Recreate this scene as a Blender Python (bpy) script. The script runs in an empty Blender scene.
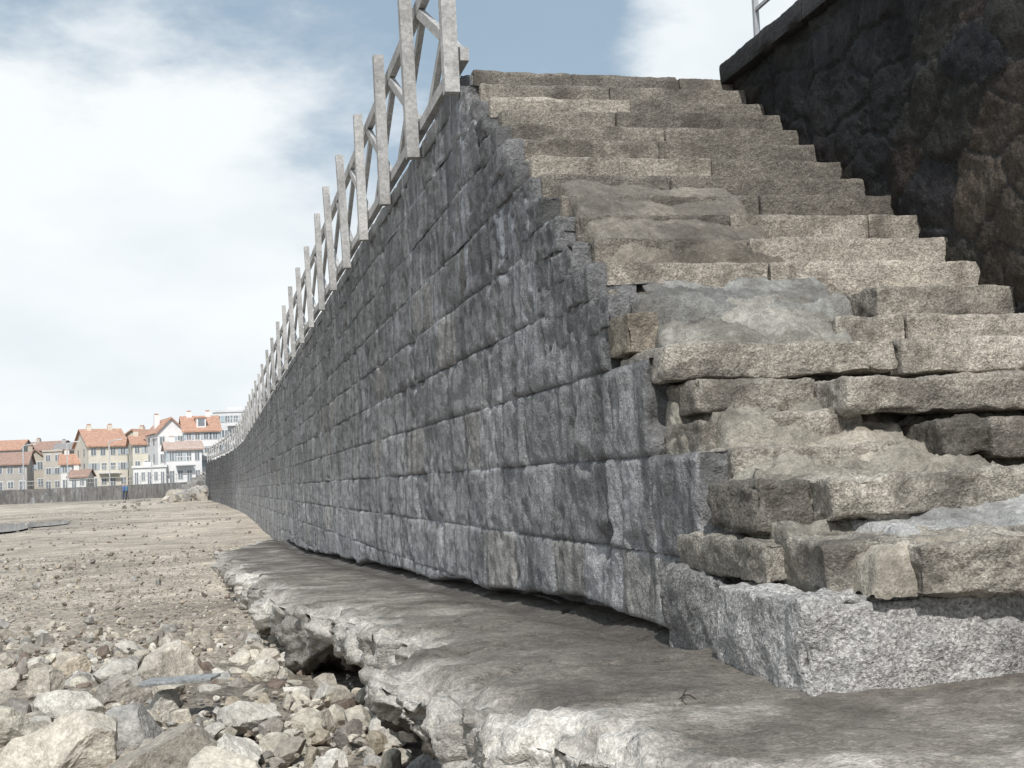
import bpy, bmesh, math, random
import numpy as np
from mathutils import Vector, Matrix
random.seed(7); rng=np.random.RandomState(11)
SC=bpy.context.scene
SC.view_settings.view_transform='Standard'
try: SC.view_settings.look='None'
except Exception: pass
SC.view_settings.exposure=0
# frame: +Y runs along the sea wall, +X to land, z=0 is eye level
# ---------------------------------------------------------------- noise
def _h(i,j,k,seed):
    i=i.astype(np.int64)&0xffffffff; j=j.astype(np.int64)&0xffffffff; k=k.astype(np.int64)&0xffffffff
    h=(i*374761393+j*668265263+k*2246822519+seed*3266489917)&0xffffffff
    h=((h^(h>>13))*1274126177)&0xffffffff
    h=((h^(h>>16))*2654435761)&0xffffffff
    h=h^(h>>15)
    return (h&0xffffff)/float(0xffffff)
def vn(x,y,z,seed=0):
    xi=np.floor(x);yi=np.floor(y);zi=np.floor(z)
    fx=x-xi;fy=y-yi;fz=z-zi
    ux=fx*fx*(3-2*fx);uy=fy*fy*(3-2*fy);uz=fz*fz*(3-2*fz)
    def c(a,b,d): return _h(xi+a,yi+b,zi+d,seed)
    x00=c(0,0,0)*(1-ux)+c(1,0,0)*ux; x10=c(0,1,0)*(1-ux)+c(1,1,0)*ux
    x01=c(0,0,1)*(1-ux)+c(1,0,1)*ux; x11=c(0,1,1)*(1-ux)+c(1,1,1)*ux
    y0=x00*(1-uy)+x10*uy; y1=x01*(1-uy)+x11*uy
    return (y0*(1-uz)+y1*uz)*2-1
def fbm(P,sc,octv=4,seed=0,gain=.5):
    x,y,z=P[...,0]*sc,P[...,1]*sc,P[...,2]*sc
    a=1.;r=0.;n=0.
    for o in range(octv):
        r=r+a*vn(x+o*17.3,y+o*9.1,z+o*5.7,seed+o); n+=a
        x,y,z=x*2.03,y*2.03,z*2.03; a*=gain
    return r/n
def worley(a,b,seed=0):
    ai=np.floor(a);bi=np.floor(b)
    F1=np.full(a.shape,9.);F2=np.full(a.shape,9.);I=np.zeros(a.shape)
    for da in(-1,0,1):
        for db in(-1,0,1):
            ca=ai+da;cb=bi+db;z=np.zeros_like(ca)
            px=ca+.1+.8*_h(ca,cb,z,seed);py=cb+.1+.8*_h(ca,cb,z+1,seed)
            d=np.hypot(a-px,b-py);idv=_h(ca,cb,z+2,seed)
            m=d<F1
            F2=np.where(m,F1,np.minimum(F2,d));I=np.where(m,idv,I);F1=np.where(m,d,F1)
    return F1,F2,I
def sst(x,a,b):
    t=np.clip((x-a)/(b-a),0,1);return t*t*(3-2*t)
# ---------------------------------------------------------------- mesh helpers
COL=SC.collection
def link(o,parent=None):
    COL.objects.link(o)
    if parent: o.parent=parent
    return o
def empty(name):
    e=bpy.data.objects.new(name,None);COL.objects.link(e);return e
def mk(name,V,F,mat,tint=None,smooth=True,parent=None):
    V=np.asarray(V,dtype=np.float32).reshape(-1,3);F=np.asarray(F,dtype=np.int32);k=F.shape[1]
    me=bpy.data.meshes.new(name)
    me.vertices.add(len(V));me.vertices.foreach_set('co',V.ravel())
    me.loops.add(F.size);me.loops.foreach_set('vertex_index',F.ravel())
    me.polygons.add(len(F));me.polygons.foreach_set('loop_start',np.arange(0,F.size,k,dtype=np.int32))
    me.polygons.foreach_set('loop_total',np.full(len(F),k,dtype=np.int32))
    me.polygons.foreach_set('use_smooth',np.full(len(F),smooth,dtype=bool))
    me.update(calc_edges=True);me.validate()
    if tint is not None:
        T=np.ones((len(V),4),dtype=np.float32);T[:,:3]=np.asarray(tint).reshape(-1,3)
        at=me.color_attributes.new('tint','FLOAT_COLOR','POINT');at.data.foreach_set('color',T.ravel())
    me.materials.append(mat)
    return link(bpy.data.objects.new(name,me),parent)
def gridF(n,m,off=0):
    a=np.arange(n*m).reshape(n,m)
    return np.stack([a[:-1,:-1],a[1:,:-1],a[1:,1:],a[:-1,1:]],-1).reshape(-1,4)+off
def gnorm(P):
    du=np.gradient(P,axis=0);dv=np.gradient(P,axis=1)
    n=np.cross(du,dv);l=np.linalg.norm(n,axis=-1,keepdims=True);return n/np.maximum(l,1e-9)
class Acc:
    def __init__(s): s.V=[];s.F=[];s.T=[];s.n=0
    def add(s,V,F,T):
        V=np.asarray(V).reshape(-1,3);s.V.append(V);s.F.append(np.asarray(F)+s.n)
        T=np.asarray(T);T=np.broadcast_to(T,(len(V),3)) if T.ndim==1 else T.reshape(-1,3)
        s.T.append(T);s.n+=len(V)
    def out(s,name,mat,smooth=True,parent=None):
        return mk(name,np.vstack(s.V),np.vstack(s.F),mat,np.vstack(s.T),smooth,parent)
def rough_box(acc,x0,x1,y0,y1,z0,z1,tint,res=.02,r=.02,amp=.012,sc=6,seed=0,rot=0,tilt=0,big=.0,chipk=4):
    c=np.array([(x0+x1)/2,(y0+y1)/2,(z0+z1)/2]);h=np.array([(x1-x0)/2,(y1-y0)/2,(z1-z0)/2])
    r=min(r,h.min()*.9)
    for ax in range(3):
        b,d=[(1,2),(2,0),(0,1)][ax]
        nb=max(3,int(2*h[b]/res)+2);nd=max(3,int(2*h[d]/res)+2)
        for sg in(-1,1):
            P=np.zeros((nb,nd,3));B,D=np.meshgrid(np.linspace(-h[b],h[b],nb),np.linspace(-h[d],h[d],nd),indexing='ij')
            P[...,b]=B;P[...,d]=D;P[...,ax]=sg*h[ax]
            inn=np.clip(P,-(h-r),h-r);dv=P-inn;l=np.linalg.norm(dv,axis=-1,keepdims=True);dv=dv/np.maximum(l,1e-9)
            P=inn+dv*r
            W=P+c
            n=fbm(W,sc,5,seed,.6)*amp*1.6+fbm(W,sc*.35,2,seed+9)*big
            chip=np.maximum(0,fbm(W,sc*.8,3,seed+21)-.2)*amp*chipk*((np.abs(dv)>.25).sum(-1)>1)
            P=P+dv*(n-chip)[...,None]
            if rot:
                ca,sa=math.cos(rot),math.sin(rot);X=P[...,0]*ca-P[...,1]*sa;Y=P[...,0]*sa+P[...,1]*ca;P[...,0]=X;P[...,1]=Y
            if tilt: P[...,2]+=P[...,0]*tilt
            P=P+c
            F=gridF(nb,nd)
            if sg<0: F=F[:,::-1]
            tn=(1+.3*fbm(P,4,4,seed+4))[...,None]*np.asarray(tint)
            acc.add(P,F,tn.reshape(-1,3))
# ---------------------------------------------------------------- materials
def stone_mat(name,speck=90,spa=.5,bump=.4,bsc=30,rough=.9,large=1.3,la=.35,streak=False,wet=0.,bd=.02,stain=0):
    m=bpy.data.materials.new(name);m.use_nodes=True;N=m.node_tree.nodes;L=m.node_tree.links
    bs=N['Principled BSDF'];tc=N.new('ShaderNodeTexCoord')
    at=N.new('ShaderNodeAttribute');at.attribute_name='tint'
    def noise(s,d=3,r=.6,vec=None):
        n=N.new('ShaderNodeTexNoise');n.inputs['Scale'].default_value=s;n.inputs['Detail'].default_value=d;n.inputs['Roughness'].default_value=r
        L.new(vec or tc.outputs['Object'],n.inputs['Vector']);return n.outputs['Fac']
    def mr(v,a,b,c,d):
        n=N.new('ShaderNodeMapRange');n.inputs[1].default_value=a;n.inputs[2].default_value=b;n.inputs[3].default_value=c;n.inputs[4].default_value=d
        L.new(v,n.inputs[0]);return n.outputs[0]
    def mul(a,b):
        n=N.new('ShaderNodeMath');n.operation='MULTIPLY'
        for i,v in enumerate((a,b)):
            if isinstance(v,(int,float)): n.inputs[i].default_value=v
            else: L.new(v,n.inputs[i])
        return n.outputs[0]
    vo=N.new('ShaderNodeTexVoronoi');vo.inputs['Scale'].default_value=speck;vo.inputs['Randomness'].default_value=.9;L.new(tc.outputs['Object'],vo.inputs['Vector'])
    sp=N.new('ShaderNodeSeparateColor');L.new(vo.outputs['Color'],sp.inputs[0])
    ln=noise(large,4,.7)
    f=mul(mr(sp.outputs[0],0,1,1-spa,1+spa),mr(ln,.3,.7,1-la,1+la))
    bn=noise(bsc,3,.75)
    f=mul(f,mr(bn,.3,.7,1-la*.8,1+la*.8))
    vm=N.new('ShaderNodeVectorMath');vm.operation='SCALE';L.new(at.outputs['Color'],vm.inputs[0]);L.new(f,vm.inputs['Scale'])
    col=vm.outputs[0]
    def mixc(fac,a,b):
        n=N.new('ShaderNodeMix');n.data_type='RGBA';L.new(fac,n.inputs[0]);L.new(a,n.inputs[6]);n.inputs[7].default_value=b;return n.outputs[2]
    if stain: col=mixc(mul(mr(noise(2.3,4,.7),.5,.62,0,1),stain),col,(.07,.06,.05,1))
    if streak:
        mp=N.new('ShaderNodeMapping');mp.inputs['Scale'].default_value=(1,7,.5);L.new(tc.outputs['Object'],mp.inputs['Vector'])
        s=mul(mr(noise(1.9,4,.78,mp.outputs[0]),.52,.60,0,1),mr(noise(.5,1,.5),.48,.60,0,1))
        col=mixc(mul(s,.55),col,(.42,.44,.46,1))
        mp2=N.new('ShaderNodeMapping');mp2.inputs['Scale'].default_value=(1,4,.3);mp2.inputs['Location'].default_value=(3,7,1);L.new(tc.outputs['Object'],mp2.inputs['Vector'])
        col=mixc(mul(mr(noise(1.5,3,.7,mp2.outputs[0]),.49,.60,0,1),.62),col,(.075,.073,.072,1))
    L.new(col,bs.inputs['Base Color'])
    bs.inputs['Specular IOR Level'].default_value=.3
    if wet>0: L.new(mr(ln,.42,.6,rough,rough-wet),bs.inputs['Roughness'])
    else: bs.inputs['Roughness'].default_value=rough
    b1=N.new('ShaderNodeBump');b1.inputs['Strength'].default_value=bump;b1.inputs['Distance'].default_value=bd
    ad=N.new('ShaderNodeMath');ad.operation='MULTIPLY_ADD';L.new(sp.outputs[1],ad.inputs[0]);ad.inputs[1].default_value=.22;L.new(bn,ad.inputs[2])
    L.new(ad.outputs[0],b1.inputs['Height']);L.new(b1.outputs[0],bs.inputs['Normal'])
    return m
def flat_mat(name,c,rough=.8,var=.25,sc=3.,bump=.1,metal=0):
    m=bpy.data.materials.new(name);m.use_nodes=True;N=m.node_tree.nodes;L=m.node_tree.links
    bs=N['Principled BSDF'];tc=N.new('ShaderNodeTexCoord');n=N.new('ShaderNodeTexNoise')
    n.inputs['Scale'].default_value=sc;n.inputs['Detail'].default_value=3;n.inputs['Roughness'].default_value=.65
    L.new(tc.outputs['Object'],n.inputs['Vector'])
    r=N.new('ShaderNodeValToRGB');r.color_ramp.elements[0].position=.3;r.color_ramp.elements[1].position=.7
    r.color_ramp.elements[0].color=tuple(x*(1-var) for x in c)+(1,);r.color_ramp.elements[1].color=tuple(min(1,x*(1+var)) for x in c)+(1,)
    L.new(n.outputs['Fac'],r.inputs[0]);L.new(r.outputs[0],bs.inputs['Base Color'])
    bs.inputs['Roughness'].default_value=rough;bs.inputs['Metallic'].default_value=metal
    return m
M_wall=stone_mat('wall_granite',130,.28,.8,38,.82,1.1,.25,streak=True)
M_step=stone_mat('step_granite',150,.36,.8,45,.9,1.6,.35,stain=.6)
M_grain=stone_mat('coarse_granite',130,.42,.9,50,.9,2.,.25)
M_cem=stone_mat('old_cement',160,.18,.8,26,.9,2.2,.35,stain=.5)
M_rub=stone_mat('rubble_stone',90,.3,.8,26,.75,.9,.5,wet=.2)
M_ledge=stone_mat('ledge_rock',130,.22,.8,28,.85,1.0,.35,wet=.4,stain=.5)
M_sand=stone_mat('shingle_sand',30,.42,.7,12,.95,.35,.25)
M_rock=stone_mat('beach_stone',90,.15,.8,20,.9,3.,.3)
# ---------------------------------------------------------------- levels
ZTOP=2.70
def zledge(s): return np.interp(s,[-2,5,7,14,26,60,130],[-.64,-.62,-.69,-.91,-1.28,-1.45,-1.3])
def twall(s): return np.interp(s,[0,70,85,100,130],[1.70,1.70,1.5,.95,-.75])
TRD,RIS=.259,.1634
def Zn(n): return .962+(n-9)*RIS
def Sn(n): return 5.61+(n-9)*TRD
# ---------------------------------------------------------------- sea wall
zc=[-1.9,-1.5,-1.09,-.70,-.32,.06,.45,.83,1.21,1.59,1.97,2.32,2.58]
sk=[4.66,4.66,4.66,4.66,4.38,4.90,5.42]
for k in range(7,12):
    n=math.ceil(9+(zc[k+1]-.962)/RIS);sk.append(Sn(n)+.05)
acc=Acc()
for k in range(12):
    z0,z1=zc[k],zc[k+1];s0=sk[k]
    us=[0.];
    while us[-1]+s0<130:
        us.append(us[-1]+max(.015,.0034*(us[-1]+s0)))
    us=np.array(us);wr=np.array([.14,.12,.09,.07,.05,.035,.02,.01])*(1. if 3<k<7 else .8)
    U=np.concatenate([-wr,us]);nz=int((z1-z0)/.016)
    vz=np.linspace(z0,z1,nz);wv=np.array([.01,.03,.06,.12,.2])
    Z=np.concatenate([vz,np.full(5,z1)]);WV=np.concatenate([np.zeros(nz),wv])
    UU,ZZ=np.meshgrid(U,Z,indexing='ij');_,WW=np.meshgrid(U,WV,indexing='ij')
    wu=np.maximum(0,-UU);S=s0+np.maximum(UU,0)
    rr=np.random.RandomState(100+k);E=[s0];
    while E[-1]<131: E.append(E[-1]+rr.uniform(.45,1.05))
    E=np.array(E);E[0]=s0
    base=np.stack([np.zeros_like(S),S,ZZ],-1)
    warp=fbm(base,4,3,5)*.025
    Sw=S+warp
    idx=np.clip(np.searchsorted(E,Sw,side='right'),1,len(E)-1)
    ds=np.minimum(np.abs(Sw-E[idx-1]),np.abs(E[idx]-Sw))
    zw=fbm(base,3,3,8)*.018
    dz=np.minimum(ZZ-z0+zw,z1-ZZ-zw);dj=np.clip(np.minimum(ds,dz),0,1)
    prof=sst(dj,.0,.02)
    kf=np.full(idx.shape,float(k))
    hh=_h(idx.astype(float),kf,np.zeros(idx.shape),3)
    h2=_h(idx.astype(float),kf,np.ones(idx.shape),3)
    cen=(E[idx]+E[idx-1])/2
    open_=sst(fbm(base,1.0,3,67),-.15,.25)
    out=prof*(.004+.012*open_)+(hh-.5)*.012+(h2-.5)*.02*(S-cen)+(.4+.6*prof)*(fbm(base,9,5,2,.68)*.028+fbm(base,2.2,2,31)*.014)
    chp=np.maximum(0,fbm(base,5,3,33)-.22)*.12*(1-sst(dj,.02,.09))
    out=out-chp
    foot=zledge(S)+.02+.07*fbm(base,1.2,3,77)
    uc=1-sst(ZZ,foot-.01,foot+.03)
    out=out-uc*.22*(S<32)
    face=(wu==0)&(WW==0)
    T=twall(S)+np.maximum(wu,WW)-np.where(face|(WW>0)&(wu==0),out*np.where(WW>0,np.exp(-WW*20),1),0)
    Yd=S+np.where(wu>0,fbm(np.stack([wu,S,ZZ],-1),9,4,50)*.06,0)+np.exp(-np.maximum(UU,0)/.08)*fbm(np.stack([wu*.3,S,ZZ],-1),6,4,53)*.09
    Zd=ZZ+np.where(WW>0,fbm(np.stack([WW,S,ZZ],-1),6,4,51)*.012,0)
    g=.245+.07*(h2-.5)+.04*(hh-.5)
    tint=np.stack([g,g*.995,g*.995],-1)
    warm=_h(idx.astype(float),kf,np.full(idx.shape,2.),3)>.92
    tint=np.where(warm[...,None],tint*np.array([1.04,1.0,.94]),tint)
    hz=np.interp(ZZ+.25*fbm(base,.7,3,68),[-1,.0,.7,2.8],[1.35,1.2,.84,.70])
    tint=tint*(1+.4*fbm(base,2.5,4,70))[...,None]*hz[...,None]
    # run-off streaks from the top, in real washed bands
    st=np.stack([S*0,S*7+.6*fbm(base,3,2,95),ZZ*.55],-1)
    band=np.exp(-((S-7.6)/1.5)**2)*sst(ZZ,.9,1.5)+.45*sst(fbm(base,.35,2,96),.05,.3)*sst(ZZ,.6,1.6)
    band=np.clip(band,0,1)
    dkm=sst(fbm(st,.55,3,97),-.05,.25)*band*.6
    tint=tint*(1-dkm)[...,None]+np.array([.07,.072,.08])*dkm[...,None]
    wm=sst(fbm(st,1.3,4,98,.65),.16,.34)*band*.75
    tint=tint*(1-wm)[...,None]+np.array([.42,.44,.48])*wm[...,None]
    mm=sst(fbm(base,.9,3,66),-.12,.12)*sst(fbm(base,5,3,94),-.3,.1)
    hz_j=(dz<ds)
    mort=(1-sst(dj,.008,.022))*mm*face*np.where(hz_j,.95,.55)
    tint=tint*(1-mort[...,None])+np.array([.40,.40,.41])*mort[...,None]
    dk=(1-sst(dj,.002,.012))*(1-mm)
    tint=tint*(1-.45*dk[...,None])
    tint=tint*np.interp(S,[0,85,95,130],[1,1,.62,.5])[...,None]  # shade of the far bend, from the way it faces, painted into the tint
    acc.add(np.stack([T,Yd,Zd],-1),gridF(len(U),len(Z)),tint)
wallp=empty('granite_seawall')
acc.out('block_courses',M_wall,True,wallp)
acc=Acc()
s=Sn(20)+.03
while s<128:
    L_=random.uniform(.8,1.3) if s<40 else 6
    g=random.uniform(.15,.21)
    t0=float(twall(s))
    rough_box(acc,t0-.02,t0+.45,s,s+L_-.012,2.56,ZTOP+.01*random.random(),(g,g*.99,g*.98),res=.03 if s<16 else (.12 if s<40 else .5),r=.015,amp=.01,seed=int(s*10))
    s+=L_
r_=random.Random(77)
for n in range(8,21):
    g=r_.uniform(.13,.19)
    sj=Sn(n)+r_.uniform(.0,.07)
    rough_box(acc,1.685,1.80,sj,sj+r_.uniform(.35,.55),Zn(n)-RIS-.01,Zn(n)-r_.uniform(-.002,.02),(g,g,g*1.01),res=.014,r=.012,amp=.022,sc=8,seed=n*3+1,chipk=5)
    g=r_.uniform(.13,.19)
    rough_box(acc,1.695,1.80,sj+.40,sj+1.1,Zn(n)-RIS-.01,Zn(n)-.002,(g,g,g*1.01),res=.02,r=.012,amp=.016,sc=8,seed=n*3+2,chipk=5)
acc.out('edge_stones',M_wall,True,wallp)
def boxv(x0,x1,y0,y1,z0,z1):
    V=[(x,y,z) for x in(x0,x1) for y in(y0,y1) for z in(z0,z1)]
    F=[(0,1,3,2),(4,6,7,5),(0,4,5,1),(2,3,7,6),(0,2,6,4),(1,5,7,3)];return V,F
accp=Acc()
V,F=boxv(2.05,30,9.2,128,-1.0,ZTOP-.03);accp.add(V,F,(.3,.29,.27));accp.out('promenade',M_cem,False)
# ---------------------------------------------------------------- staircase
stair=empty('stone_staircase')
acc=Acc()
B=np.array([.26,.235,.20])
TR=3.72
for n in range(9,21):
    r_=random.Random(n*7);cuts=[1.77+r_.uniform(-.02,.02)]
    while cuts[-1]<3.0: cuts.append(cuts[-1]+r_.uniform(.65,1.15))
    if cuts[-1]>3.4: cuts[-1]=TR
    else: cuts.append(TR)
    for i in range(len(cuts)-1):
        v=r_.uniform(.68,1.0)
        if n in(12,13,14) : v=.66
        if n==11: v=.6 if i==0 else .8
        if n in(10,11) and i>0: v=1.4
        if n==9: v=1.4+.1*r_.random()
        if n==18 and i==0: v=1.4
        if n==14 and i==0: v=1.15
        x0=cuts[i]+.002;x1=cuts[i+1]-.002
        yy=Sn(n)+r_.uniform(-.012,.01);dz=r_.uniform(-.005,.005)
        rough_box(acc,x0,x1,yy,yy+(.95 if n<20 else .72),Zn(n)-RIS-.004,Zn(n)+dz,B*v,res=.018,r=.010,amp=.009,sc=9,seed=n*5+i,big=.006,tilt=r_.uniform(-.004,.004),chipk=8)
acc.out('upper_steps',M_step,True,stair)
acc=Acc();C1=np.array([.36,.33,.285])
kw=dict(r=.012,amp=.015,sc=9,chipk=8,res=.014)
rough_box(acc,2.95,TR,5.33,5.95,.655,.80,C1*.9,seed=201,**kw)
rough_box(acc,2.62,2.95,5.10,5.7,.49,.635,C1,seed=202,**kw)
rough_box(acc,2.953,TR,5.09,5.7,.49,.638,C1*1.05,seed=203,**kw)
rough_box(acc,1.72,2.72,4.76,5.35,.36,.49,C1*.98,seed=204,big=.02,tilt=.012,**kw)
rough_box(acc,2.722,TR,4.75,5.3,.355,.495,C1*1.08,seed=205,big=.01,**kw)
rough_box(acc,2.3,TR,4.42,5.0,.185,.315,C1*.95,seed=206,big=.015,**kw)
rough_box(acc,2.76,TR,4.22,4.8,-.0,.14,C1*.9,seed=207,big=.02,**kw)
rough_box(acc,1.70,1.84,5.16,5.45,.50,.67,np.array([.28,.245,.195]),seed=208,**kw)
rough_box(acc,1.72,1.95,5.44,5.8,.68,.80,C1*.55,seed=209,**kw)
kw2=dict(r=.012,amp=.02,sc=8,chipk=7,res=.013)
rough_box(acc,1.78,2.28,4.64,5.1,.215,.335,C1*.78,seed=231,rot=.04,**kw2)
rough_box(acc,1.98,2.42,4.50,4.9,.10,.20,C1*.85,seed=232,rot=-.06,**kw2)
rough_box(acc,1.76,2.02,4.58,4.9,.04,.18,C1*.6,seed=233,rot=.1,**kw2)
rough_box(acc,1.80,2.50,4.34,4.8,-.04,.07,C1*.9,seed=234,rot=.03,**kw2)
acc.out('lower_slabs',M_step,True,stair)
acc=Acc();C2=np.array([.315,.29,.25])
kw3=dict(res=.013,r=.018,amp=.026,sc=8,chipk=6)
rough_box(acc,1.90,2.70,3.27,4.25,-.385,-.225,C2,seed=211,big=.03,rot=-.02,**kw3)
rough_box(acc,1.78,2.15,3.45,4.25,-.38,-.23,C2*.95,seed=217,big=.03,rot=-.2,**kw3)
rough_box(acc,1.67,2.0,3.82,4.62,-.375,-.232,C2*.85,seed=218,big=.02,**kw3)
rough_box(acc,2.42,3.9,3.19,4.25,-.37,-.218,C2*1.0,seed=212,big=.03,**kw3)
rough_box(acc,1.90,2.75,3.80,4.6,-.19,-.045,C2*1.1,seed=213,big=.02,**kw3)
rough_box(acc,2.6,3.9,3.84,4.6,-.19,-.055,C2*1.05,seed=214,big=.02,**kw3)
rough_box(acc,1.69,1.90,3.96,4.3,-.21,-.05,C2*.5,seed=215,rot=.12,big=.02,**kw3)
rough_box(acc,2.58,2.78,4.24,4.6,0.01,.14,C2*.45,seed=216,**kw3)
acc.out('broken_slabs',M_step,True,stair)
acc=Acc();C3=np.array([.37,.36,.345])
rough_box(acc,1.57,2.75,3.36,4.0,-.72,-.37,C3,res=.011,r=.02,amp=.018,sc=10,seed=221,big=.03)
rough_box(acc,2.76,3.95,3.38,4.0,-.72,-.365,C3*.96,res=.014,r=.02,amp=.014,sc=10,seed=222,big=.02)
rough_box(acc,1.65,2.2,3.99,4.70,-.74,-.37,C3*.6,res=.014,r=.03,amp=.03,sc=7,seed=223,big=.05)
acc.out('base_blocks',M_grain,True,stair)
ss=np.arange(3.5,8.6,.018)
ztop=np.interp(ss,[3.5,3.75,3.9,4.1,4.3,4.5,4.7,4.8,5.1,5.2,5.45,5.75,8.6],[-.40,-.24,-.18,-.10,.0,.08,.2,.30,.42,.55,.66,.76,2.5])
tt=np.concatenate([np.arange(3.72,1.82,-.018),[1.80,1.78,1.765,1.76]]);dn=np.arange(.03,.95,.018)
P=np.zeros((len(ss),len(tt)+len(dn),3))
for j,t in enumerate(tt):
    P[:,j,0]=t;P[:,j,1]=ss;P[:,j,2]=ztop-max(0,1.9-t)**2*2.
zb=P[:,len(tt)-1,2]
for j,d in enumerate(dn):
    P[:,len(tt)+j,0]=1.76;P[:,len(tt)+j,1]=ss;P[:,len(tt)+j,2]=np.maximum(zb-d*1.1,-.75)
d=fbm(P,2.8,3,41)*.07+fbm(P,8,5,42,.65)*.08-np.abs(fbm(P,4,4,43))*.10
dd=np.clip(1-(ss-5.6)/.4,0.1,1)[:,None]
P2=P+np.array([-.3,-.5,1])*(d*dd)[...,None]
tn=fbm(P,2.2,5,44)[...,None];tt_=np.array([.25,.235,.20])*(1+.7*tn)
acc=Acc();acc.add(P2,gridF(*P.shape[:2]),tt_);
def patch(acc,x0,x1,y0,y1,zf,tint,seed,amp=.02,res=.014,drop=.3):
    xs=np.arange(x0,x1+res,res);ys=np.arange(y0,y1+res,res)
    X,Y=np.meshgrid(xs,ys,indexing='ij');edge=np.minimum(np.minimum(X-x0,x1-X),np.minimum(Y-y0,y1-Y)*1.3)
    Z=zf(X,Y);P=np.stack([X,Y,Z],-1);e=edge+fbm(P,5,4,seed)*.06
    lay_=fbm(P,3,3,seed+6)
    P[...,2]+=fbm(P,7,5,seed+1,.65)*amp*1.8+np.floor(lay_*6)*.012-(1-sst(e,-.01,.06))**2*drop-(1-sst(edge,0,.03))*drop
    P[...,1]+=fbm(P,6,3,seed+2)*.01
    acc.add(P,gridF(len(xs),len(ys)),np.asarray(tint)*(1+.5*fbm(P,3,5,seed+3))[...,None])
patch(acc,1.76,2.85,5.25,5.66,lambda X,Y: .72+(Y-5.25)*.32+.01*(X-1.7),(.26,.26,.245),301,.03)
patch(acc,1.78,2.70,5.0,5.40,lambda X,Y: .50+(Y-5.0)*.75,(.27,.26,.23),302,.04)
patch(acc,1.80,2.80,5.84,6.62,lambda X,Y: .962+(Y-5.61)*RIS/TRD-.035,(.175,.157,.132),303,.010)
patch(acc,1.98,3.72,3.56,3.97,lambda X,Y: -.20+(Y-3.62)*.25,(.37,.37,.36),304,.02)
patch(acc,1.80,2.75,4.0,4.66,lambda X,Y: -.07+(Y-4.05)*.40,(.31,.285,.24),305,.05)
patch(acc,1.80,2.6,4.46,4.82,lambda X,Y: .13+(Y-4.46)*.5,(.28,.26,.22),308,.04)
patch(acc,1.78,3.72,3.33,3.9,lambda X,Y: -.218+.0*Y,(.33,.30,.25),307,.012,drop=.08)
acc.out('cement_fill',M_cem,True,stair)
# ---------------------------------------------------------------- right rubble wall
rw=empty('rubble_retaining_wall')
WE=8.44;WT=2.86
ys=np.arange(-1.0,WE,.017);zs=np.arange(-.9,WT-.12,.017)
Y,Z=np.meshgrid(ys,zs,indexing='ij');P=np.stack([np.zeros_like(Y),Y,Z],-1)
wa=fbm(P,2,4,61)*.5;wb=fbm(P,2,4,62)*.5
F1,F2,I=worley(Y*2.1+wa,Z*3.4+wb,5);e=F2-F1
pr=sst(e,.0,.10)
T=3.655-pr*.016-(I-.5)*.02-fbm(P,7,5,63,.65)*.04-fbm(P,1.5,2,69)*.02
I2=(I*7.13)%1
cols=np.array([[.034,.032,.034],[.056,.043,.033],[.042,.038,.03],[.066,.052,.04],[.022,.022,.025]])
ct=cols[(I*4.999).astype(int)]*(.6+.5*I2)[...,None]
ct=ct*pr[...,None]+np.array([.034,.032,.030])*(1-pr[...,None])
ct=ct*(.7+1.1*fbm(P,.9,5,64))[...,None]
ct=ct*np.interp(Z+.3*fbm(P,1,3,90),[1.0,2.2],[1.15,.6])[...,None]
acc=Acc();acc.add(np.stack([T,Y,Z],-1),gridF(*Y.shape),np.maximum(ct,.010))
ts=np.arange(3.66,4.6,.03);Tg,Zg=np.meshgrid(ts,zs,indexing='ij');Pg=np.stack([Tg,np.full_like(Tg,WE),Zg],-1)
Pg[...,1]+=fbm(Pg,6,4,65)*.02;acc.add(Pg,gridF(*Tg.shape),np.array([.06,.057,.052]))
acc.out('rubble_face',M_rub,True,rw)
acc=Acc();s=WE+.04
while s>-1:
    L_=random.uniform(1.0,1.5);g=random.uniform(.022,.034)
    rough_box(acc,3.57,4.1,s-L_+.006,s,WT-.145,WT,(g*1.1,g*1.05,g),res=.03,r=.015,amp=.009,seed=int(s*31)+99,tilt=0)
    s-=L_
acc.out('coping_stones',M_rub,True,rw)
V,F=boxv(4.05,30,-1,9.19,-1,WT-.1);a=Acc();a.add(V,F,(.25,.24,.22));a.out('wall_backfill',M_cem,False,rw)
# ---------------------------------------------------------------- rock ledge
ns=[];s=-.6
while s<34: ns.append(s);s+=max(.015,.0042*s)
ss=np.array(ns);one=lambda f,o,sd: fbm(np.stack([ss*0,ss,ss*0],-1),f,o,sd)
te=np.interp(ss,[-.6,1.5,2.3,2.98,3.5,4.38,5.5,6.9,8.6,9.6,14,22,28,34],[1.6,1.45,1.1,.88,.72,.60,.64,.66,.5,.42,.30,.05,.1,1.3])
te=te+.17*one(1.7,4,71)+.14*one(5,4,72)
zt=zledge(ss)
NT=84;NF=64
P=np.zeros((len(ss),NT+NF,3))
for j in range(NT):
    q=j/(NT-1)
    t=np.where(q<.2,5.5+(1.95-5.5)*(q/.2),1.95+(te-1.95)*((q-.2)/.8))
    P[:,j,0]=t;P[:,j,1]=ss
    z=zt-.04*np.exp(-((t-1.6)/.14)**2)*(ss>4.3)-.05*sst(te+.2-t,0,.2)
    P[:,j,2]=z
th=.26+.16*one(1.1,3,73)
for j in range(NF):
    q=(j+1)/NF
    if q<.5:
        a=q/.5;P[:,NT+j,0]=te-.04*math.sin(a*math.pi)+.10*a*a;P[:,NT+j,2]=zt-.05-th*a
    else:
        a=(q-.5)/.5;P[:,NT+j,0]=te+.10+.6*a;P[:,NT+j,2]=zt-.05-th-.3*a*a
    P[:,NT+j,1]=ss
N_=gnorm(P);N_*=np.sign(N_[5,5,2])
edge=np.exp(-(np.abs(P[...,0]-te[:,None])/.15)**2)
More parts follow.
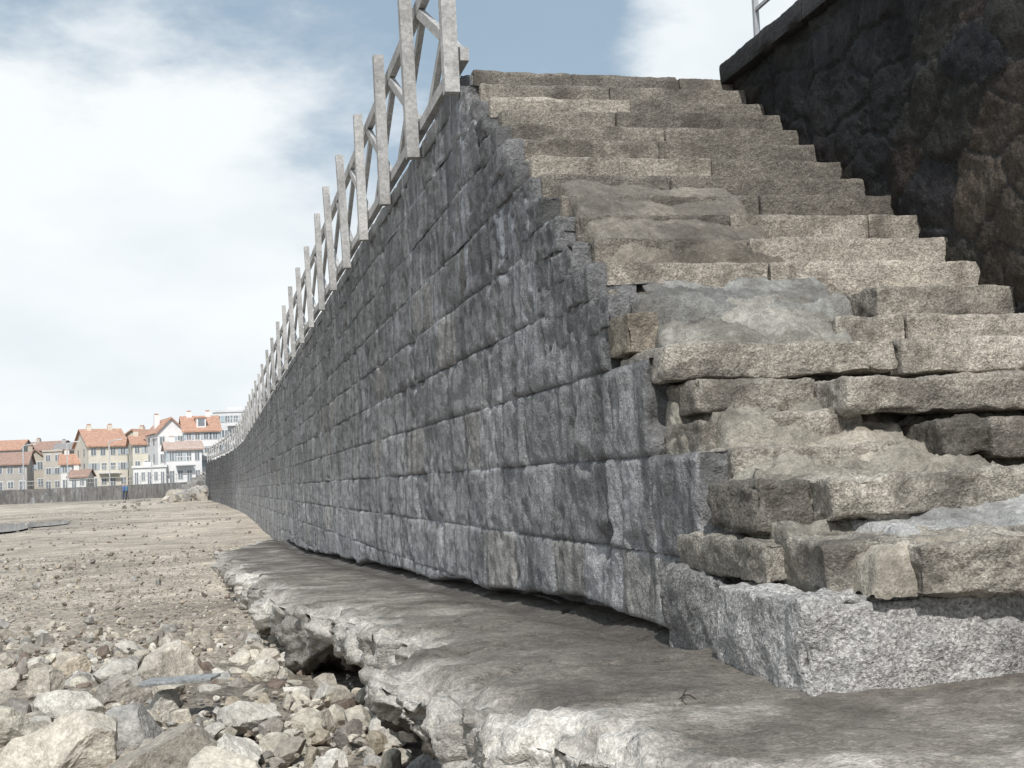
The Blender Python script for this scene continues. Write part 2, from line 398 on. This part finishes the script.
side=np.zeros(P.shape[:2]);side[:,NT-2:]=1
k_=np.clip(edge+side,0,1)
Wf,W2,WI=worley(P[...,1]*5+fbm(P,4,3,91),P[...,0]*5+P[...,2]*7+fbm(P,4,3,92),9)
rid=np.abs(fbm(P,1.3,4,93));crack=(1-sst(rid,0,.025))*.018
d=fbm(P,1.7,3,74)*(.022+.05*k_)+fbm(P,6,5,75,.65)*(.018+.09*k_)-np.abs(fbm(P,3.5,3,76))*.10*k_+(WI-.5)*.07*k_*sst(W2-Wf,0,.12)-crack*(1-k_)
P2=P+N_*d[...,None]
tb=np.array([.20,.18,.155]);tl=np.array([.45,.425,.385])
nn=fbm(P,2.5,5,78,.6);kk=np.clip(edge*1.15+nn*1.1-.1,0,1)[...,None]
tint=tb*(1+.7*nn[...,None])*(1-kk)+tl*(1+.35*nn[...,None])*kk
tint=tint*(1-.5*(crack/.018)*(1-k_))[...,None]
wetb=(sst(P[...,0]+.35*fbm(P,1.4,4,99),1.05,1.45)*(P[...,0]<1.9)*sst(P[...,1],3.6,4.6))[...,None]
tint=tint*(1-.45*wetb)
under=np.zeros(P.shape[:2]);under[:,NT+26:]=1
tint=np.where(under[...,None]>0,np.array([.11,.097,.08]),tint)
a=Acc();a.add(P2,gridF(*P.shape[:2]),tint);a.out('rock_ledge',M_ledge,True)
# ---------------------------------------------------------------- beach
def zbeach(t,s):
    z=np.interp(s,[-20,3,8,20,40,90,150,400],[-1.2,-1.14,-1.18,-1.42,-1.55,-1.35,-.62,-.5])
    return z+np.interp(t,[-4000,-120,-70,-45,-6,0],[-60,-4.,-1.2,-.15,0,0])
def lay(n0,n1,step,g): 
    a=[0.]
    while a[-1]<n1: a.append(a[-1]+max(step,g*a[-1]))
    return np.array(a)
ya=lay(0,4200,.04,.010);ys=np.concatenate([-lay(0,300,.3,.2)[::-1][:-1]+2,ya+2])
xa=lay(0,4200,.04,.018);xl=-xa[::-1][:-1];xr=lay(0,4200,.2,.2);xs=np.concatenate([xl,xr])+.8
X,Y=np.meshgrid(xs,ys,indexing='ij')
Z=zbeach(X,Y);P=np.stack([X,Y,Z],-1)
near=np.clip(1-Y/60,0,1)
P[...,2]+=fbm(P,.5,3,81)*.10*np.clip(1.4-Y/60,.3,1)+fbm(P,3.,4,82)*.05*near+np.abs(fbm(P,9,3,83))*.06*near
n=fbm(P,.25,4,84)[...,None];n2=fbm(P,2,4,85,.6)[...,None]
n3=fbm(P*np.array([1,.35,1]),.12,4,86)[...,None]
tint=np.array([.41,.36,.295])*(1+.3*n+.5*n2+.45*n3)
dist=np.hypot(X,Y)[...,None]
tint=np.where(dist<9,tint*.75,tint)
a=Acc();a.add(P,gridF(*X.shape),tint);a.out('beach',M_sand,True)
m=bpy.data.materials.new('sea_water');m.use_nodes=True;bs=m.node_tree.nodes['Principled BSDF'];bs.inputs['Base Color'].default_value=(.20,.23,.25,1);bs.inputs['Roughness'].default_value=.08
nz=m.node_tree.nodes.new('ShaderNodeTexNoise');nz.inputs['Scale'].default_value=1.5;tc=m.node_tree.nodes.new('ShaderNodeTexCoord');m.node_tree.links.new(tc.outputs['Object'],nz.inputs['Vector'])
bp=m.node_tree.nodes.new('ShaderNodeBump');bp.inputs['Strength'].default_value=.02;m.node_tree.links.new(nz.outputs['Fac'],bp.inputs['Height']);m.node_tree.links.new(bp.outputs[0],bs.inputs['Normal'])
M_sea=m
mk('sea',[(-4000,-300,-2.1),(-60,-300,-2.1),(-60,4000,-2.1),(-4000,4000,-2.1)],[(0,1,2,3)],M_sea,smooth=False)
A=np.linspace(0,2*math.pi,60,endpoint=False);zp=-1.395;pv=[(-9.6,68,zp)]
for i,a_ in enumerate(A):
    r_=1+.25*math.sin(3*a_)+.12*math.sin(7*a_+1)
    pv.append((-9.6+1.9*r_*math.cos(a_),68+11*r_*math.sin(a_),zp))
mk('tidal_pool',pv,[(0,i+1,(i+1)%60+1) for i in range(60)],M_sea,smooth=False)
# ---------------------------------------------------------------- rocks
def ico(sub):
    bm=bmesh.new();bmesh.ops.create_icosphere(bm,subdivisions=sub,radius=1)
    V=np.array([v.co[:] for v in bm.verts]);F=np.array([[v.index for v in f.verts] for f in bm.faces]);bm.free();return V,F
def rockshape(sub,seed):
    V,F=ico(sub);r=np.random.RandomState(seed)
    V=V*np.array([1.,r.uniform(.6,.95),r.uniform(.4,.75)])
    for i in range(12):
        nrm=r.normal(size=3);nrm/=np.linalg.norm(nrm);h=r.uniform(.30,.66)
        dd=V@nrm-h;V=V-np.maximum(dd,0)[:,None]*nrm*.98
    dr=V/np.linalg.norm(V,axis=1,keepdims=True)
    V=V+dr*(fbm(V+seed*3.1,2.2,4,seed)*.08)[:,None]
    if sub>=4: V=V+dr*(fbm(V+seed,7,4,seed+1,.6)*.06)[:,None]
    return V,F
big=[rockshape(4,i) for i in range(10)];med=[rockshape(3,i+20) for i in range(10)];sml=[rockshape(2,i+40) for i in range(6)];tiny=[rockshape(1,i+60) for i in range(6)]
pal=np.array([[.46,.42,.355],[.54,.51,.455],[.37,.335,.285],[.42,.365,.285],[.28,.255,.225],[.20,.155,.125],[.35,.335,.31],[.49,.455,.38]])
def putrocks(acc,items):
    for (x,y,z,sz,lib,ci,rz,seed) in items:
        V,F=lib[seed%len(lib)];r=np.random.RandomState(seed)
        R=np.array((Matrix.Rotation(rz,3,'Z')@Matrix.Rotation(r.uniform(-.5,.5),3,'X')@Matrix.Rotation(r.uniform(-.4,.4),3,'Y')))
        W=(V*sz)@R.T+np.array([x,y,z]);acc.add(W,F,pal[ci]*r.uniform(.75,1.15))
items=[];
def edge_t(s): return float(np.interp(s,ss,te))
placed=[]
def tryput(x,y,sz,dens):
    for (a,b,c) in placed:
        if (a-x)**2+(b-y)**2<(dens*(c+sz))**2: return False
    placed.append((x,y,sz));return True
R=random.Random(5)
for (x,y,sz,ci) in [(-.62,5.55,.36,0),(-.22,5.35,.30,2),(-1.15,5.4,.30,1),(.05,5.0,.24,7),(-1.75,7.6,.30,4),(-.95,6.4,.26,7),(-2.3,7.2,.22,5),(-.35,6.2,.24,6),(-1.6,6.2,.28,0),(-1.3,8.4,.22,2),(-.75,7.3,.22,1),(-1.35,7.0,.24,3)]:
    placed.append((x,y,sz));items.append((x,y,float(zbeach(x,y))+sz*.28,sz,big,ci,R.uniform(0,6.28),R.randrange(9999)))
for (s0_,s1_),num in [((.20,.30),20),((.14,.20),90),((.09,.14),330),((.045,.09),1000)]:
    c=0;tr=0
    while c<num and tr<num*30:
        tr+=1;y=R.uniform(3.2,11) if s1_>.2 else R.uniform(3,14)
        x=R.uniform(-4.6,1.0)
        if x>edge_t(y)+.15: continue
        if R.random()<max(0,(y-7.5)/(5 if s1_>.1 else 6.5)): continue
        sz=R.uniform(s0_,s1_)
        if y>8.5 and sz>.2: continue
        if x>edge_t(y)-.4 and sz>.14: continue
        if not tryput(x,y,sz,.55): continue
        z=float(zbeach(x,y))+sz*.25
        lib=big if sz>.13 else med
        ci=R.choice([0,0,1,1,2,3,4,6,7,7]) if sz>.13 or R.random()<.93 else 5
        items.append((x,y,z,sz,lib,ci,R.uniform(0,6.28),R.randrange(9999)));c+=1
acc=Acc();putrocks(acc,items);acc.out('beach_rocks',M_rock,False)
items=[]
for i in range(12000):
    y=3+32*R.random()**1.5;x=edge_t(min(y,33))+.3-R.random()*(4.5+y*.45)
    sz=R.uniform(.010,.030)*(1+ (R.random()<.06)*1.3)*(1+y*.012)
    items.append((x,y,float(zbeach(x,y))+sz*.4+.03,sz,tiny if y>14 else sml,R.choice([0,1,2,3,4,5,6,7,2,4]),R.uniform(0,6.28),R.randrange(9999)))
for i in range(420):
    y=8+24*R.random()**1.6;x=R.uniform(-5,-.1)+(-.12*y*R.random())
    sz=.035+.09*R.random()**2;items.append((x,y,float(zbeach(x,y))+sz*.2+.02,sz,sml if sz<.08 else med,R.choice([0,1,2,2,4,6,3,7]),R.uniform(0,6.28),R.randrange(9999)))
for i in range(900):
    bandy=R.choice([34,46,60,78,96]);y=bandy+R.gauss(0,2.5);x=1.2-R.random()**.8*(10+bandy*.15)
    sz=R.uniform(.04,.14);items.append((x,y,float(zbeach(x,y))+sz*.2,sz,tiny,R.choice([0,2,4,4,5,6]),R.uniform(0,6.28),R.randrange(9999)))
acc=Acc();putrocks(acc,items);acc.out('shingle',M_rock,False)
A13=math.radians(13)
def PW(px,dep):
    x=(px-508)/1300*dep;return (x*math.cos(A13)+dep*math.sin(A13),dep*math.cos(A13)-x*math.sin(A13))
acc=Acc();items=[]
for i in range(80):
    px=R.uniform(160,206);dep=R.uniform(118,134);x,y=PW(px,dep)
    sz=R.uniform(.4,1.0);items.append((x,y,float(zbeach(x,y))+R.uniform(.0,1.2)*max(.1,(px-155)/50),sz,med,R.choice([0,2,6]),R.uniform(0,6.28),R.randrange(9999)))
for i in range(24):
    px=R.uniform(95,160);dep=R.uniform(95,134);x,y=PW(px,dep)
    sz=R.uniform(.15,.4);items.append((x,y,float(zbeach(x,y))+.05,sz,med,R.choice([2,4,6]),R.uniform(0,6.28),R.randrange(9999)))
putrocks(acc,items);acc.out('rock_outcrop',M_rock,False)
# ---------------------------------------------------------------- beams
def beam(acc,p,q,w,h,tint,up=(0,0,1)):
    p=Vector(p);q=Vector(q);d=(q-p).normalized();u=Vector(up)
    if abs(d.dot(u))>.98: u=Vector((0,1,0))
    s_=d.cross(u).normalized();u=s_.cross(d).normalized()
    V=[]
    for e in(p,q):
        for a_,b_ in((-1,-1),(1,-1),(1,1),(-1,1)): V.append((e+s_*(a_*w/2)+u*(b_*h/2))[:])
    F=[(0,1,2,3),(7,6,5,4),(0,4,5,1),(1,5,6,2),(2,6,7,3),(3,7,4,0)]
    acc.add(V,F,tint)
M_wood=stone_mat('weathered_rail',60,.1,.25,30,.8,3.,.3)
acc=Acc();s=8.40
while s<126:
    step=float(np.interp(s,[9,16,24,40],[1.75,1.8,2.6,3.6]))
    t=float(twall(s))-.085;s2=min(s+step,127);t2=float(twall(s2))-.085
    v=R.uniform(.85,1.1);c=(.40*v,.39*v,.375*v);ln=R.uniform(-.06,-.01);pw=float(np.interp(s,[9,20],[.10,.08]))
    beam(acc,(t,s,2.58),(t+ln,s+R.uniform(-.03,.03),3.93+R.uniform(-.03,.10)),pw,.10,c)
    beam(acc,(t+.09,s-.05,3.80),(t2+.09,s2-.05,3.80),.06,.11,c)
    beam(acc,(t+.09,s-.05,2.84),(t2+.09,s2-.05,2.84),.06,.09,c)
    beam(acc,(t+.085,s+.06,2.88),(t2+.085,s2-.06,3.76),.045,.08,c)
    beam(acc,(t+.135,s+.06,3.76),(t2+.135,s2-.06,2.88),.045,.08,c)
    s+=step
acc.out('wooden_railing',M_wood,False)
M_met=flat_mat('galvanised_metal',(.42,.42,.43),.5,.15,20,.05,.3)
acc=Acc()
for s in np.arange(8.18,-1,-1.7):
    beam(acc,(3.74,s,WT),(3.74,s,WT+1.05),.035,.035,(1,1,1));beam(acc,(3.74,s,WT+.002),(3.74,s,WT+.02),.12,.12,(1,1,1))
for z in(.30,.66): beam(acc,(3.74,8.18,WT+z),(3.74,-1,WT+z),.022,.022,(1,1,1))
beam(acc,(3.74,8.2,WT+1.07),(3.74,-1,WT+1.07),.045,.045,(1,1,1))
acc.out('metal_railing',M_met,False)
# ---------------------------------------------------------------- debris
a=Acc();rough_box(a,-.40,0.0,7.0,7.16,-.99,-.965,(.30,.31,.31),res=.02,r=.008,amp=.004,seed=401,rot=-.35,tilt=.06);a.out('slate_plank',M_rock,True)
cu=bpy.data.curves.new('wire','CURVE');cu.dimensions='3D';cu.bevel_depth=.002
sp=cu.splines.new('NURBS');pts=[(0,0,0),(.05,.03,.05),(.11,.0,.03),(.10,-.08,.01),(.03,-.1,.0),(.0,-.05,.03),(.07,.02,.06)]
sp.points.add(len(pts)-1)
for p_,q_ in zip(sp.points,pts): p_.co=(1.20+q_[0]*.5,3.38+q_[1]*.5,-.63+q_[2]*.6,1)
sp.use_endpoint_u=True
cu.materials.append(flat_mat('rusty_wire_metal',(.06,.045,.035)));link(bpy.data.objects.new('wire_loop',cu))
# ---------------------------------------------------------------- town
def ZP(px,py,dep): return (499-.042*px-py)*dep/1303
M_win=flat_mat('window_glass',(.20,.22,.24),.3,.2,1)  # glass colour greyed to paint in distance haze
M_frame=flat_mat('window_frame',(.7,.7,.68),.6,.05,4)
M_sh=flat_mat('shutter_blue',(.42,.48,.52),.6,.1,4)
TG=.85
def house(name,pl,pr,ye,yr,dep,wc,rc,yaw=0,gable=False,st=3,nw=4,flat=False,deep=9,chim=1,dorm=0):
    W=(pr-pl)/1300*dep;pc=(pl+pr)/2;ze=ZP(pc,ye,dep);zr=ZP(pc,yr,dep);x0,y0=PW(pc,dep)
    mats=[flat_mat(name+'_render',wc,.85,.1,.6),flat_mat(name+'_roof',rc,.85,.25,2.5,.4),M_win,M_frame,M_sh]
    V=[];F=[];MI=[]
    def bx(xa,xb,ya,yb,za,zb,mi):
        v,f=boxv(xa,xb,ya,yb,za,zb);o=len(V);V.extend(v);F.extend([tuple(i+o for i in q) for q in f]);MI.extend([mi]*6)
    w=W/2;bx(-w,w,0,deep,TG-1.5,ze,0)
    ov=.35
    def poly(vs,fs,mi):
        o=len(V);V.extend(vs);F.extend([tuple(i+o for i in q) for q in fs]);MI.extend([mi]*len(fs))
    if flat: bx(-w-.15,w+.15,-.15,deep+.15,ze,ze+.3,0);bx(-w*.5,w*.1,deep*.3,deep*.7,ze+.3,zr,0)
    elif gable:
        poly([(-w,0,ze),(w,0,ze),(0,0,zr-.1),(-w,deep,ze),(w,deep,ze),(0,deep,zr-.1)],[(0,1,2),(3,5,4)],0)
        poly([(-w-ov,-ov,ze-.15),(0,-ov,zr),(0,deep+ov,zr),(-w-ov,deep+ov,ze-.15),(w+ov,-ov,ze-.15),(w+ov,deep+ov,ze-.15),(-w-ov,-ov,ze-.37),(0,-ov,zr-.22),(w+ov,-ov,ze-.37)],[(0,1,2,3),(1,4,5,2),(6,7,1,0),(7,8,4,1)],1)
    else:
        m=deep/2
        poly([(-w,0,ze),(-w,deep,ze),(-w,m,zr-.1),(w,0,ze),(w,deep,ze),(w,m,zr-.1)],[(0,1,2),(3,5,4)],0)
        poly([(-w-ov,-ov,ze-.1),(w+ov,-ov,ze-.1),(w+ov,m,zr),(-w-ov,m,zr),(w+ov,deep+ov,ze-.1),(-w-ov,deep+ov,ze-.1),(-w-ov,-ov,ze-.3),(w+ov,-ov,ze-.3)],[(0,1,2,3),(3,2,4,5),(6,7,1,0)],1)
        for i in range(dorm):
            xc=-w+W*(i+.5)/dorm;zz=ze+(zr-ze)*.15;hh=(zr-ze)*.6
            bx(xc-.6,xc+.6,.5,m*.9,zz,zz+hh,0);bx(xc-.75,xc+.75,.35,m*.9,zz+hh,zz+hh+.15,1);bx(xc-.4,xc+.4,.44,.5,zz+hh*.2,zz+hh*.9,2)
    for i in range(chim):
        xc=(-.6+1.1*i/max(1,chim-1 or 1))*w;bx(xc-.35,xc+.35,deep*.45,deep*.45+.6,ze,zr+.5,0);bx(xc-.25,xc+.25,deep*.45+.1,deep*.45+.5,zr+.5,zr+.7,1)
    H=ze-TG;fh=H/st;rs=random.Random(name+str(pl))
    for a_ in range(st):
        zb=TG+a_*fh+fh*.3
        for b_ in range(nw):
            xc=-w+W*(b_+.5)/nw+rs.uniform(-.08,.08);ww=min(.5,W/nw*.24);hh=fh*.45;door=(a_==0 and b_%2==0)
            z0_=TG+.05 if door else zb
            bx(xc-ww-.09,xc+ww+.09,-.04,0.02,z0_-.09,zb+hh+.09,3);bx(xc-ww,xc+ww,-.06,-.02,z0_,zb+hh,2)
            bx(xc-.03,xc+.03,-.075,-.05,z0_,zb+hh,3)
            if a_>0 and rs.random()<.4: bx(xc-ww-.4,xc-ww-.1,-.07,-.01,z0_,zb+hh,4);bx(xc+ww+.1,xc+ww+.4,-.07,-.01,z0_,zb+hh,4)
        if a_>0 and rs.random()<.5:
            bx(-w*.5,w*.5,-1.0,-.08,TG+a_*fh+.05,TG+a_*fh+.2,3)
            for q in np.arange(-w*.5,w*.5,.4): bx(q,q+.05,-1.0,-.95,TG+a_*fh+.2,TG+a_*fh+1.1,3)
            bx(-w*.5,w*.5,-1.02,-.94,TG+a_*fh+1.1,TG+a_*fh+1.18,3)
    for sd in(-1,1):
        for a_ in range(st):
            for b_ in(.3,.7):
                zb=TG+a_*fh+fh*.3;yc=deep*b_
                xa=sd*w;bx(min(xa,xa+sd*.03),max(xa,xa+sd*.03),yc-.45,yc+.45,zb,zb+fh*.5,2)
    me=bpy.data.meshes.new(name);me.from_pydata(V,[],F)
    for m_ in mats: me.materials.append(m_)
    me.polygons.foreach_set('material_index',MI);me.update()
    o=link(bpy.data.objects.new(name,me));o.location=(x0,y0,0);o.rotation_euler=(0,0,-A13+yaw)
    return o
OR=(.47,.28,.20);RB=(.36,.24,.19)  # roof and house wall colours paled, distance haze painted into them
house('stone_house',-32,20,464,452,185,(.44,.41,.37),RB,.25,st=2,nw=5)
house('terrace_house',-40,14,450,440,230,(.54,.51,.46),OR,.1,st=3,nw=5)
house('terrace_house',12,50,450,441,238,(.46,.43,.38),RB,-.2,st=3,nw=4)
house('tan_house',20,40,458,449,200,(.48,.43,.36),RB,.3,gable=True,st=2,nw=2)
house('flat_roofed_house',38,57,452,449,198,(.52,.48,.42),RB,-.05,flat=True,st=3,nw=2,chim=0)
house('white_cottage',56,82,463,453,190,(.72,.71,.69),OR,.3,st=2,nw=3)
house('gray_house',50,80,449,442,232,(.44,.42,.41),(.3,.28,.27),.2,st=3,nw=4)
house('cream_villa',84,122,445,427,186,(.68,.63,.54),OR,.5,st=3,nw=4,chim=2,deep=11)
house('cream_house',114,142,438,429,192,(.64,.59,.50),OR,-.3,gable=True,st=3,nw=3)
house('yellow_house',128,155,443,434,178,(.66,.62,.52),OR,.35,st=3,nw=3)
house('white_house',153,180,432,417,172,(.78,.77,.76),OR,.45,gable=True,st=3,nw=3)
house('white_villa',180,214,430,414,168,(.79,.78,.77),OR,.3,st=4,nw=4,chim=2,dorm=1)
house('white_house',162,196,448,440,160,(.76,.75,.74),(.5,.38,.32),.3,st=2,nw=4)
house('apartment_house',210,262,412,405,205,(.66,.66,.66),(.3,.3,.3),.2,flat=True,st=5,nw=6,chim=0,deep=14)
house('beach_cafe',128,160,468,462,158,(.74,.73,.70),(.4,.4,.4),.15,flat=True,st=1,nw=5,chim=0,deep=5)
house('white_cottage',64,80,476,469,172,(.70,.69,.66),RB,.2,st=1,nw=2)
def strip(name,pts,z0,z1,th,mat,tint):
    acc=Acc()
    for (a_,b_) in zip(pts[:-1],pts[1:]):
        A_=Vector((a_[0],a_[1],(z0+z1)/2));B_=Vector((b_[0],b_[1],(z0+z1)/2));beam(acc,A_,B_,th,z1-z0,tint)
    return acc.out(name,mat,False)
fw=[PW(-700,150),PW(-300,146),PW(-60,150),PW(60,152),PW(150,146),PW(204,138),PW(214,131)]
strip('distant_seawall',fw,-2.5,.98,.8,M_wall,(.2,.19,.18))
tgv=[(p[0],p[1],.86) for p in fw]+[(3500,128,.86),(3500,4000,.86),(-1500,4000,.86)]
me=bpy.data.meshes.new('town_ground');me.from_pydata(tgv,[],[tuple(range(len(tgv)))]);me.materials.append(flat_mat('asphalt_town',(.16,.155,.15),.9,.2,.3));link(bpy.data.objects.new('town_ground',me))
acc=Acc()
for (a_,b_) in zip(fw[:-1],fw[1:]):
    L_=math.hypot(b_[0]-a_[0],b_[1]-a_[1]);n=int(L_/2)
    for i in range(n):
        f=i/n;x=a_[0]+(b_[0]-a_[0])*f;y=a_[1]+(b_[1]-a_[1])*f;beam(acc,(x,y,.98),(x,y,1.9),.06,.06,(.45,.45,.43))
    beam(acc,(a_[0],a_[1],1.9),(b_[0],b_[1],1.9),.06,.06,(.45,.45,.43));beam(acc,(a_[0],a_[1],1.45),(b_[0],b_[1],1.45),.04,.04,(.45,.45,.43))
acc.out('seafront_railing',M_wood,False)
for px,dep in((18,158),(62,156),(104,155),(146,152)):
    x,y=PW(px,dep);acc=Acc();beam(acc,(x,y,.85),(x,y,6.3),.13,.13,(.5,.5,.5));beam(acc,(x,y,6.3),(x+1.0,y,6.5),.1,.1,(.5,.5,.5));beam(acc,(x+.8,y,6.47),(x+1.5,y,6.5),.28,.12,(.6,.6,.6))
    acc.out('street_lamp',M_wood,False)
acc=Acc()
for i in range(9):
    p=PW(160+i*5.2,139);V,F=boxv(p[0],p[0]+1.0,p[1],p[1]+3,-1.5,-.3+i*.34);acc.add(V,F,(.3,.29,.28))
acc.out('beach_access_steps',M_cem,False)
# ---------------------------------------------------------------- person
def person(name,x,y,z,heading,top,legs):
    e=empty(name)
    vs=[(0,0,.92),(0,0,1.18),(0,.0,1.42),(0,.01,1.52),(0,.03,1.64),
        (.19,0,1.40),(.24,.04,1.13),(.22,.16,.90),(-.19,0,1.40),(-.25,-.06,1.13),(-.24,-.04,.88),
        (.10,0,.88),(.12,.16,.50),(.11,.10,.06),(.11,.24,.03),(-.10,0,.88),(-.11,-.04,.48),(-.11,-.28,.10),(-.11,-.16,.03)]
    ed=[(0,1),(1,2),(2,3),(3,4),(2,5),(5,6),(6,7),(2,8),(8,9),(9,10),(0,11),(11,12),(12,13),(13,14),(0,15),(15,16),(16,17),(17,18)]
    rr_=[.14,.13,.15,.06,.10,.07,.05,.035,.07,.05,.035,.10,.065,.045,.04,.10,.065,.045,.04]
    me=bpy.data.meshes.new('body');me.from_pydata(vs,ed,[]);o=link(bpy.data.objects.new('body',me),e)
    sm=o.modifiers.new('s','SKIN')
    for v_,r_ in zip(me.skin_vertices[0].data,rr_): v_.radius=(r_,r_*.85)
    me.skin_vertices[0].data[0].use_root=True
    su=o.modifiers.new('u','SUBSURF');su.levels=su.render_levels=2
    mt=bpy.data.materials.new('clothing');mt.use_nodes=True;N=mt.node_tree.nodes;L=mt.node_tree.links
    tc=N.new('ShaderNodeTexCoord');sx=N.new('ShaderNodeSeparateXYZ');L.new(tc.outputs['Object'],sx.inputs[0]);rp=N.new('ShaderNodeValToRGB');rp.color_ramp.interpolation='CONSTANT'
    mm=N.new('ShaderNodeMath');mm.operation='DIVIDE';mm.inputs[1].default_value=1.8;L.new(sx.outputs[2],mm.inputs[0]);L.new(mm.outputs[0],rp.inputs[0])
    E_=rp.color_ramp.elements;E_[0].position=0;E_[0].color=(.05,.04,.03,1);E_[1].position=.05;E_[1].color=legs+(1,)
    q=E_.new(.52);q.color=top+(1,);q=E_.new(.82);q.color=(.5,.32,.24,1);q=E_.new(.92);q.color=(.06,.04,.03,1)
    L.new(rp.outputs[0],N['Principled BSDF'].inputs['Base Color']);me.materials.append(mt)
    e.location=(x,y,z);e.rotation_euler=(0,0,heading);return e
x,y=PW(118,140);person('walking_person',x,y,float(zbeach(x,y))+.02,1.2,(.08,.18,.45),(.04,.05,.09))
x,y=PW(121,141);person('walking_person',x,y,float(zbeach(x,y))+.02,1.2,(.10,.25,.4),(.06,.06,.07))
# ---------------------------------------------------------------- light
EL=math.radians(48);D=Vector((-.19,-.98,0)).normalized()*math.cos(EL)+Vector((0,0,math.sin(EL)))
su=bpy.data.lights.new('sun','SUN');su.energy=3.8;su.angle=math.radians(.6);su.color=(1,.975,.94)
so=link(bpy.data.objects.new('sun',su));so.rotation_euler=D.to_track_quat('Z','Y').to_euler()
w=bpy.data.worlds.new('World');SC.world=w;w.use_nodes=True;N=w.node_tree.nodes;L=w.node_tree.links
bg=N['Background'];bg.inputs[1].default_value=.10
sky=N.new('ShaderNodeTexSky');sky.sky_type='NISHITA';sky.sun_disc=False;sky.sun_elevation=EL;sky.sun_rotation=math.radians(191);sky.dust_density=2.5
tc=N.new('ShaderNodeTexCoord')
def vdot(v):
    n=N.new('ShaderNodeVectorMath');n.operation='DOT_PRODUCT';L.new(tc.outputs['Generated'],n.inputs[0]);n.inputs[1].default_value=v;return n.outputs['Value']
def mth(op,a,b,cl=False):
    n=N.new('ShaderNodeMath');n.operation=op;n.use_clamp=cl
    for i,v in enumerate((a,b)):
        if isinstance(v,(int,float)): n.inputs[i].default_value=v
        else: L.new(v,n.inputs[i])
    return n.outputs[0]
def mrg(v,a,b,c,d):
    n=N.new('ShaderNodeMapRange');n.interpolation_type='SMOOTHSTEP';n.inputs[1].default_value=a;n.inputs[2].default_value=b;n.inputs[3].default_value=c;n.inputs[4].default_value=d;L.new(v,n.inputs[0]);return n.outputs[0]
mp=N.new('ShaderNodeMapping');mp.inputs['Scale'].default_value=(1,1,2.2);mp.inputs['Location'].default_value=(.3,.1,0);L.new(tc.outputs['Generated'],mp.inputs['Vector'])
nz=N.new('ShaderNodeTexNoise');nz.inputs['Scale'].default_value=4.2;nz.inputs['Detail'].default_value=6;nz.inputs['Roughness'].default_value=.6;L.new(mp.outputs[0],nz.inputs['Vector'])
f=mth('ADD',nz.outputs['Fac'],mth('MULTIPLY',vdot((.974,-.225,0)),-.7))
f=mth('ADD',f,mth('MULTIPLY',vdot((0,0,1)),-2.3))
f=mth('ADD',f,.54)
f=mth('ADD',f,mrg(vdot(Vector((.40,.86,.325)).normalized()),.991,.9995,0,.62))
cf=mrg(f,.38,.72,.16,1)
nz2=N.new('ShaderNodeTexNoise');nz2.inputs['Scale'].default_value=4;nz2.inputs['Detail'].default_value=4;L.new(mp.outputs[0],nz2.inputs['Vector'])
cr=N.new('ShaderNodeValToRGB');cr.color_ramp.elements[0].position=.3;cr.color_ramp.elements[0].color=(.76,.83,.88,1);cr.color_ramp.elements[1].position=.6;cr.color_ramp.elements[1].color=(.93,.97,.99,1)
L.new(nz2.outputs['Fac'],cr.inputs[0])
sc=N.new('ShaderNodeVectorMath');sc.operation='SCALE';sc.inputs['Scale'].default_value=10.2;L.new(cr.outputs[0],sc.inputs[0])
m0=N.new('ShaderNodeMix');m0.data_type='RGBA';m0.inputs[0].default_value=.6;L.new(sky.outputs[0],m0.inputs[6]);m0.inputs[7].default_value=(3.0,4.6,6.0,1)
mx=N.new('ShaderNodeMix');mx.data_type='RGBA';L.new(cf,mx.inputs[0]);L.new(m0.outputs[2],mx.inputs[6]);L.new(sc.outputs[0],mx.inputs[7])
L.new(mx.outputs[2],bg.inputs[0])
# ---------------------------------------------------------------- camera
cd=bpy.data.cameras.new('camera');cd.sensor_width=36;cd.lens=1300/1024*36;cd.clip_start=.05;cd.clip_end=9000
co=link(bpy.data.objects.new('camera',cd))
co.matrix_world=Matrix.Rotation(math.radians(-13.05),4,'Z')@Matrix.Rotation(math.radians(94.11),4,'X')@Matrix.Rotation(math.radians(-2.4),4,'Z')
SC.camera=co
print('verts',sum(len(o.data.vertices) for o in bpy.data.objects if o.type=='MESH'))
